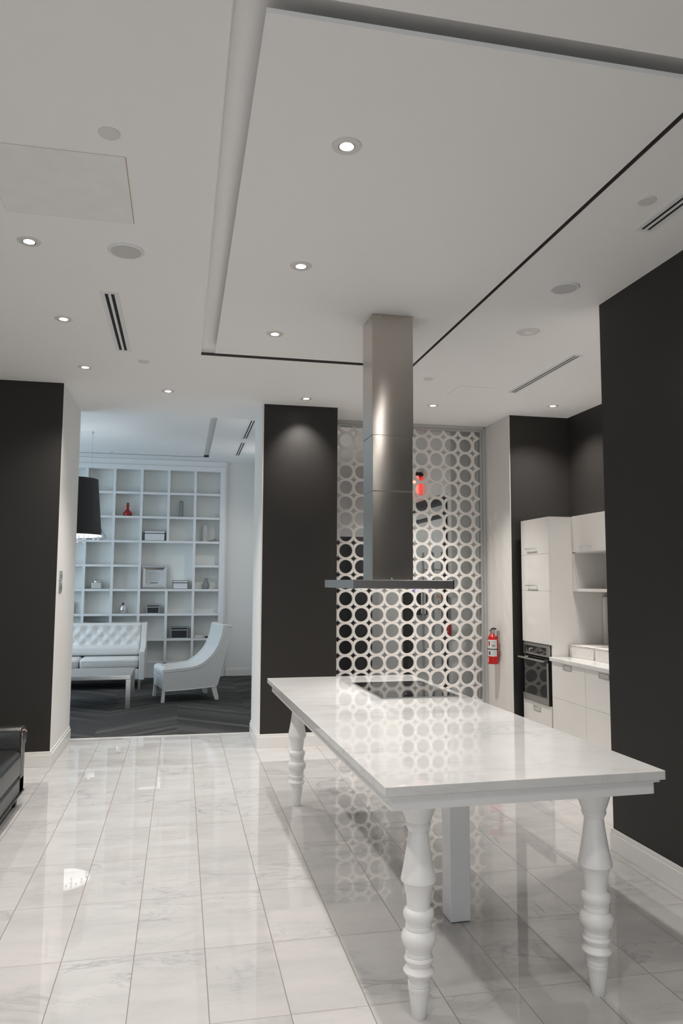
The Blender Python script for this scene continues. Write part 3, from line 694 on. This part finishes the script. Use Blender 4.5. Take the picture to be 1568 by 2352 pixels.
for a,c in tufts:
    if a < bx0+.03 or a > bx1-.03: continue
    if btn is None:
        btn = MB().ball((0,0,0),.011,10,6,(1,.6,1)).build('tuft_button', M['leather_white'], tbk); o = btn
    else:
        o = btn.copy(); COL.objects.link(o)
    o.location = Vector((a,12.497+.09*(c-.6)/.365,c))-SO
b = MB(SO); b.box(bx0,bx1,12.36,12.56,.475,.632,.062,5,True); b.build('lumbar_bolster', M['leather_white'], sf)
for x0,x1 in ((bx0+.005,-1.465),(-1.455,bx1-.005)):
    b = MB(SO); b.box(x0,x1,SY0+.005,12.50,.312,.470,.045,5,True); cu = b.build('seat_cushion', M['leather_white'], sf)
    b = MB(SO)
    b.tube([(x0+.01,12.45,.425),(x0+.008,SY0+.05,.425),(x0+.03,SY0+.008,.425),(x1-.03,SY0+.008,.425),(x1-.008,SY0+.05,.425),(x1-.01,12.45,.425)],.006,6); b.build('piping', M['leather_white'], cu)
for s_ in (0,1):
    xa,xb = (SX1-.083,SX1) if s_ else (SX0,SX0+.083)
    b = MB(SO); b.prism([(SY0,.145),(SY0,.565),(SY0+.02,.585),(12.30,.60),(12.48,.72),(12.56,.955),(12.60,.968),(12.86,.968),(12.86,.145)],xa,xb,'yz',.010,False); b.build('arm', M['leather_white'], sf)
for x in (SX0+.06,SX1-.07):
    for y in (SY0+.04,12.80):
        b = MB(SO); b.prism([(x-.022,.146),(x+.022,.146),(x+.014,.004),(x-.014,.004)],y-.02,y+.02,'xz'); b.build('leg', M['satin_metal'], sf)

# ------------------------------------------------------------------ coffee table
ct = thing('coffee_table','low brushed metal coffee table in front of the white sofa','table',(-1.25,10.66,0)); CO = ct.location
tx0,tx1,ty0,ty1 = -1.95,-.598,10.19,11.14
MB(CO).box(tx0,tx1,ty0,ty1,.375,.425,.004).build('top', M['steel_table'], ct)
for x in (tx0,tx1-.062):
    for y in (ty0,ty1-.062): MB(CO).box(x,x+.062,y,y+.062,.004,.374,.003).build('leg', M['steel_table'], ct)

# ------------------------------------------------------------------ slipper chair (faces left)
AC = .20
ch = thing('lounge_chair','white leather slipper chair with curved back in the lounge','chair',(-.20,10.60,0),AC)
CW = .70
def px(x,y): return ((x-150)*.000725, (1705-y)*.000708)
top = [(140,1080),(190,1079),(400,1064),(560,1053),(680,1042),(760,1027),(830,1000),(900,958),(970,905),(1050,828),(1110,750),(1165,655),(1205,560),(1238,450),(1260,345),(1275,250)]
outer = top+[(1340,238),(1450,262),(1457,300),(1430,430),(1380,620),(1330,830),(1290,1010),(1240,1220),(1195,1400),(1165,1440),(1040,1458),(190,1492),(140,1492)]
pl = [px(*p) for p in outer]
for v0,v1 in ((0,.05),(CW-.05,CW)):
    b = MB(); b.prism(pl,v0,v1,'xz',.006); sp = b.build('side_panel', M['leather_white'], ch)
    b = MB(); vy = v0-.001 if v0 == 0 else v1+.001
    off = [(190,1128),(400,1112),(560,1100),(690,1088),(775,1070),(850,1042),(925,998),(1000,940),(1080,862),(1145,780),(1200,685),(1243,585),(1275,475),(1300,365),(1318,288),(1440,290)]
    b.tube([(*px(*p),) and (px(*p)[0],vy,px(*p)[1]) for p in off],.0045,6)
    b.tube([(px(*p)[0],vy,px(*p)[1]) for p in [(190,1128),(190,1485)]],.004,6); b.tube([(px(*p)[0],vy,px(*p)[1]) for p in [(190,1485),(600,1475),(1040,1450),(1165,1432)]],.006,6)
    b.build('piping', M['leather_white'], sp)
# seat and inner back between the side panels
inn = [(130,1180),(120,1110),(140,1062),(200,1040)]+[(x+6,y+22) for x,y in top[2:]]+[(1290,262),(1440,275),(1380,620),(1290,1010),(1195,1400),(1040,1440),(150,1470),(150,1230)]
MB().prism([px(*p) for p in inn],.05,CW-.05,'xz',.012).build('upholstery', M['leather_white'], ch)
b = MB(); b.tube([(px(128,1225)[0],.05,px(128,1225)[1]),(px(128,1225)[0],CW-.05,px(128,1225)[1])],.007,6); b.build('seat_welt', M['leather_white'], ch)
for v in (.0,CW-.045):
    MB().prism([px(x,y) for x,y in ((140,1490),(190,1490),(184,1698),(124,1698))],v,v+.045,'xz',.003).build('leg', M['lacquer'], ch)
    MB().prism([px(x,y) for x,y in ((1062,1455),(1160,1440),(1175,1530),(1206,1640),(1206,1698),(1140,1698),(1105,1600))],v,v+.045,'xz',.003).build('leg', M['lacquer'], ch)

# ------------------------------------------------------------------ pendant lamp
pdx, pdy, pz0, pz1 = -1.45,10.75,2.249,3.02
pd_ = thing('pendant_lamp','black floral drum pendant lamp with hanging crystals in the lounge','pendant lamp',(pdx,pdy,pz0))
H = pz1-pz0
MB().lathe([(.375,0),(.310,H)],(0,0,0),48,cap=False).build('shade', M['shade'], pd_)
MB().lathe([(.371,.001),(.307,H-.001)],(0,0,0),48,cap=False).build('shade_liner', M['shade_liner'], pd_)
MB().lathe([(.377,-.012),(.377,.006),(.369,.006),(.369,-.012),(.377,-.012)],(0,0,0),48,cap=False).build('rim', M['shade_liner'], pd_)
b = MB()
for k in range(3):
    a = 2*PI*k/3; b.tube([(0,0,H-.03),(.309*math.cos(a),.309*math.sin(a),H-.03)],.004,6)
b.cyl((0,0,H-.22),.025,.2); b.build('spider', M['chrome'], pd_)
b = MB(); b.ball((0,0,H-.28),.06,16,12); b.build('bulb', emis('lamp_bulb',(1,.97,.92),2), pd_)
for a,l in ((-1.2,.03),(-1.62,.09),(-2.0,.05),(-.8,.02),(-1.0,.10),(-1.35,.14),(-2.3,.06),(-2.6,.10),(-.5,.05),(0,.06),(1.5,.08),(2.4,.05)):
    x,y = .33*math.cos(a),.33*math.sin(a); b = MB(); b.tube([(x,y,.01),(x,y,-l)],.0015,5)
    for q in range(max(1,int(l/.045)+1)): b.ball((x,y,-l+q*.045),.014,10,8,(1,1,1.25))
    b.build('crystal_drop', M['crystal'], pd_)
b = MB(); b.tube([(.367,-.05,.10),(.39,-.06,.05),(.42,-.06,.005),(.435,-.05,-.03)],.012,8); b.tube([(.355,-.10,.0),(.35,-.10,-.04),(.337,-.10,-.062)],.010,8)
b.tube([(.337,-.10,-.06),(.385,-.08,-.055),(.425,-.055,-.035),(.435,-.05,-.03)],.007,8); b.build('scroll_bracket', M['acrylic'], pd_)
wire = MB()
b = MB()
for x,y in ((.19,.245),(-.02,.305),(-.22,-.2)):
    wire.tube([(x,y,H-.03),(x,y,LCEIL-.01-pz0)],.0022,6); b.cyl((x,y,LCEIL-.045-pz0),.010,.035)
    wire.tube([(x,y,H-.03),(x*.2,y*.2,H-.03)],.003,6)
wire.build('suspension_wire', M['satin_metal'], pd_); b.build('ceiling_grip', M['satin_metal'], pd_)

# ------------------------------------------------------------------ black leather sofa at the left edge
bs = thing('black_sofa','black leather sofa with nailhead arm at the left edge of the room','sofa',(-1.55,5.1,0)); BO = bs.location
FX = -1.10; AY = 5.93
b = MB(BO); b.box(-2.0,FX+.0,4.1,AY+.16,.10,.22,.012,3,True); b.build('base_rail', M['leather_black'], bs)
b = MB(BO); b.tube([(FX+.003,4.1,.105),(FX+.003,AY+.15,.105)],.007,6); b.tube([(FX-.012,4.1,.222),(FX-.012,AY,.222)],.006,6); b.build('piping', M['leather_black'], bs)
for y0,y1 in ((4.75,AY),(4.1,4.745)):
    b = MB(BO); b.box(-1.85,FX+.012,y0,y1,.222,.43,.055,6,True); b.build('seat_cushion', M['leather_black'], bs)
b = MB(BO); b.box(-2.02,-1.72,4.1,AY+.16,.22,.80,.06,5,True); b.build('backrest', M['leather_black'], bs)
b = MB(BO); b.prism([(AY,.20),(AY,.50),(AY+.005,.555),(AY+.03,.578),(AY+.09,.580),(AY+.17,.560),(AY+.215,.515),(AY+.215,.47),(AY+.19,.435),(AY+.16,.425),(AY+.16,.10),(AY,.10)],-1.98,FX,'yz',.012,True); ar = b.build('arm', M['leather_black'], bs)
b = MB(BO)
for k in range(14): b.ball((FX+.003,AY+.012,.535-k*.0125),.0055,8,6,(.6,1,1))
for k in range(9): b.ball((FX+.003,AY+.02+k*.02,.555-.0006*k*k),.0055,8,6,(.6,1,1))
b.build('nailhead_trim', M['brass'], ar)
for x in (FX-.06,-1.95):
    for y in (AY+.10,4.18):
        MB(BO).prism([(x-.03,.10),(x+.03,.10),(x+.022,0),(x-.022,0)],y-.03,y+.03,'xz').build('leg', M['black'], bs)

# ------------------------------------------------------------------ corridor beyond the screen
dd = thing('door_1','',''); del dd['label'], dd['category']; dd['kind'] = 'structure'; dd.location = (3.2,9.7,0); DO = dd.location
b = MB(DO); xf0,xf1 = 3.16,3.31
b.box(xf0,xf1,8.80,8.86,0,2.73); b.box(xf0,xf1,10.54,10.60,0,2.73); b.box(xf0,xf1,8.86,10.54,2.64,2.73); b.box(xf0,xf1,8.86,10.54,2.468,2.488); b.build('door_frame', M['black'], dd)
MB(DO).box(3.235,3.241,8.86,10.54,2.49,2.64).build('transom_glass', M['pane'], dd)
for y0,y1,hy in ((8.862,9.468,9.30),(9.474,10.538,9.66)):
    lf = MB(DO).box(3.228,3.240,y0,y1,.01,2.466).build('glass_leaf', M['pane'], dd)
    MB(DO).box(3.222,3.246,y0,y1,.01,.09).build('bottom_rail', M['satin_metal'], lf)
    b = MB(DO)
    for x in (3.165,3.305): b.tube([(x,hy,.52),(x,hy,2.03)],.016,12)
    for z in (.75,1.80): b.tube([(3.165,hy,z),(3.305,hy,z)],.009,8)
    b.build('pull_bar', M['satin_metal'], lf)
dc = thing('door_decal','orange lettering on the glass door behind the ring screen','sign',(3.226,9.2,1.38))
for k,n_ in enumerate((6,2,2)):
    b = MB()
    for q in range(n_):
        y = (q-(n_-1)/2)*.042; z = .075-k*.075
        b.box(-.0012,-.0002,y-.016,y-.009,z-.03,z+.03); b.box(-.0012,-.0002,y-.009,y+.015,z+(.018 if q%2 else -.006),z+(.030 if q%2 else .006)); b.box(-.0012,-.0002,y+.008,y+.015,z-.03,z+.012)
    b.build('lettering', M['orange'], dc)
nt = thing('notice','grey paper notice on the glass door behind the ring screen','notice',(3.226,9.84,1.36))
MB().box(-.001,.001,-.10,.10,-.15,.15).build('sheet', M['paper'], nt)
b = MB()
for z in (.09,.03,-.02,-.07): b.box(-.0018,-.001,-.06,.06,z-.005,z+.005)
b.build('print', M['faint_ink'], nt)
ex = thing('exit_sign','glowing red EXIT sign on the corridor wall behind the ring screen','sign',(3.12,9.90,2.83))
MB().box(-.018,.018,-.17,.17,.0,.25,.006).build('sign_box', M['exit_red'], ex)
text('EXIT',.17,.002,'lettering',M['exit_letter'],ex, Matrix.Translation((-.020,0,.125)) @ Matrix.Rotation(-PI/2,4,'Z') @ Matrix.Rotation(PI/2,4,'X'))
b = MB(); b.box(-.02,.079,-.17,.17,.25,.27,.004); b.lathe([(0,.27),(.075,.27),(.07,.30),(0,.305)],(.01,-.10,0),20); b.build('mount', M['black'], ex)
tag(MB((3.19,8.735,1.20)).box(3.188,3.199,8.695,8.775,1.20,1.46,.002).build('door_intercom', M['grey_glass']),'grey metal intercom plate beside the corridor door','intercom')
rp = thing('alarm_pull','small red fire alarm pull station by the corridor door','fire alarm',(3.19,8.735,1.0))
MB().box(-.03,.009,-.05,.05,0,.13,.004).build('housing', M['red_paint'], rp)
MB().box(-.038,-.030,-.03,.03,.03,.055,.002).build('pull_handle', M['edge_white'], rp)
bk = thing('tall_black_cabinet','tall matt black cabinet seen through the left of the ring screen','cabinet',(2.56,12.7,0))
MB(bk.location).box(1.95,3.177,12.45,13.1,.0,2.40,.003).build('carcass', M['black'], bk)
for x0,x1 in ((1.96,2.56),(2.564,3.17)): MB(bk.location).box(x0,x1,12.43,12.449,.06,2.39,.002).build('door', M['black'], bk)
cr = thing('card_reader','black card reader with blue light seen through the glass door','card reader',(3.55,9.35,1.17))
cr.location = (4.35,13.38,1.04)
MB().box(-.10,.10,-.05,.019,0,.42,.004).build('body', M['black'], cr)
MB().box(-.11,.11,-.055,.019,.42,.46,.004).build('light_bar', M['led'], cr)

# ------------------------------------------------------------------ ceiling fittings, last
for x,y,z,lab in LIGHTS:
    downlight(x,y,z,lab,power=SPOT*(1.5 if z == PANEL else (.9 if .5 < x < 2 else 4.4 if x > 2 else 3.2) if y > 7.2 else 1.75), ang=(76 if .5 < x < 2 else 94) if y > 7.2 else 124, tilt=.47 if .5 < x < 2 and y > 7 else 0)
for x,y,p in OUT: downlight(x,y,CEIL,'',fit=False,power=p,ang=130)
for x,y,p in ((2.09,1.66,3.6),(2.42,.42,2.5)): downlight(x,y,CEIL,'',fit=False,power=p,ang=168,blend=.2)  # unseen wide spots added to draw the highlight streak on the hood duct
for x,y,p in ((1.9,9.2,65),(2.2,10.9,80),(2.4,12.0,60),(4.6,9.8,110),(4.6,12.2,110)): downlight(x,y,LCEIL,'',fit=False,power=p,col=(1,.97,.94),ang=140)  # added fill spots, no lamps there, to brighten the corridor behind the screen
for x,y,p in ((1.13,9.7,70),(-2.7,10.4,60),(1.15,11.9,60)): downlight(x,y,LCEIL-.02,'',fit=False,power=p,col=(1,.95,.9),ang=140)  # made-up lounge spots, kept out of view and floor reflections, as neutral fill
def speaker(x,y,lab,r0=.098):
    t_ = thing('ceiling_speaker',lab,'speaker',(x,y,CEIL),0,'round ceiling speakers')
    MB().lathe([(r0*.84,-.010),(r0*.93,-.013),(r0,-.006),(r0,0),(r0*.84,0)],(0,0,0),40,cap=False).build('bezel', M['flange'], t_)
    MB().lathe([(0,-.008),(r0*.84,-.009),(r0*.84,0)],(0,0,0),40,cap=False).build('grille', M['grille'], t_)
speaker(-.338,4.181,'round grey ceiling speaker left of the dropped panel'); speaker(2.283,4.135,'round grey ceiling speaker right of the dropped panel',.09)
t_ = thing('smoke_detector','flat round white detector on the right ceiling, before the far slot vent','detector',(2.435,4.951,CEIL))
MB().lathe([(0,-.008),(.05,-.008),(.078,-.006),(.086,0)],(0,0,0),36).build('base', M['trim'], t_)
MB().lathe([(0,-.012),(.034,-.012),(.036,-.008)],(0,0,0),28).build('centre_grille', M['hatch'], t_)
for x,y,lab in ((-.328,3.056,'plain white round cover on the ceiling beside the access hatch'),(-.344,6.346,'plain white round cover on the ceiling beyond the left slot vent'),(2.133,6.333,'plain white round cover on the ceiling right of the hood'),(2.134,3.07,'plain white round cover on the ceiling beside the near right slot vent'),(-1.17,12.7,'plain white round cover on the lounge ceiling')):
    z = CEIL if y < 8 else LCEIL-.01
    tag(MB((x,y,z)).lathe([(0,-.008),(.040,-.008),(.043,-.006),(.044,0)],(x,y,z),32).build('cover_plate', M['trim']), lab, 'ceiling cover', 'round ceiling covers')
def slot(x0,x1,y0,y1,z,lab):
    t_ = thing('slot_diffuser',lab,'air vent',((x0+x1)/2,(y0+y1)/2,z),0,'linear slot air vents'); L_ = t_.location
    b = MB(L_); w = x1-x0; e = w*.24; bw = w*.15
    xs = [x0,x0+e,x0+e+(w-2*e)/2-bw/2,x0+e+(w-2*e)/2+bw/2,x1-e,x1]; ye = .022
    b.box(xs[0],xs[1],y0,y1,z-.005,z-.0005); b.box(xs[2],xs[3],y0+ye,y1-ye,z-.005,z-.0005); b.box(xs[4],xs[5],y0,y1,z-.005,z-.0005); b.box(xs[1],xs[4],y0,y0+ye,z-.005,z-.0005); b.box(xs[1],xs[4],y1-ye,y1,z-.005,z-.0005)
    b.build('flange', M['flange'], t_)
    for a,c in ((xs[1],xs[2]),(xs[3],xs[4])): MB(L_).box(a,c,y0+ye,y1-ye,z-.0015,z-.0003).build('slot', M['slot_dark'], t_)
slot(-.545,-.430,4.83,6.08,CEIL,'double slot air vent on the left ceiling')
slot(3.032,3.118,5.377,6.630,CEIL,'long double slot air vent over the kitchen side')
slot(2.253,2.352,2.10,3.357,CEIL,'double slot air vent at the upper right edge')
slot(.83,.93,9.75,11.10,LCEIL,'nearer double slot air vent on the lounge ceiling')
slot(.83,.93,11.40,12.62,LCEIL,'farther double slot air vent on the lounge ceiling')
def hatch(x0,x1,y0,y1,lab,m,edge):
    t_ = thing('access_panel',lab,'access panel',((x0+x1)/2,(y0+y1)/2,CEIL),0,'ceiling access panels'); L_ = t_.location
    MB(L_).box(x0,x1,y0,y1,CEIL-.002,CEIL-.0003).build('panel', M[m], t_)
    if edge:
        b = MB(L_); b.box(x1,x1+.003,y0,y1,CEIL-.002,CEIL-.0003); b.build('gap', M['card_edge'], t_)
    b = MB(L_); b.box(x0-.0015,x0,y0,y1,CEIL-.002,CEIL-.0003); b.box(x0,x1,y1,y1+.0015,CEIL-.002,CEIL-.0003); b.box(x0,x1,y0-.0015,y0,CEIL-.002,CEIL-.0003); b.build('gap', M['grille'], t_)
hatch(-.885,-.278,3.225,3.845,'square access hatch with stained surface on the left ceiling','hatch',True)
hatch(2.497,2.845,6.50,6.85,'faint square access hatch on the ceiling right of the hood','ceiling',False)
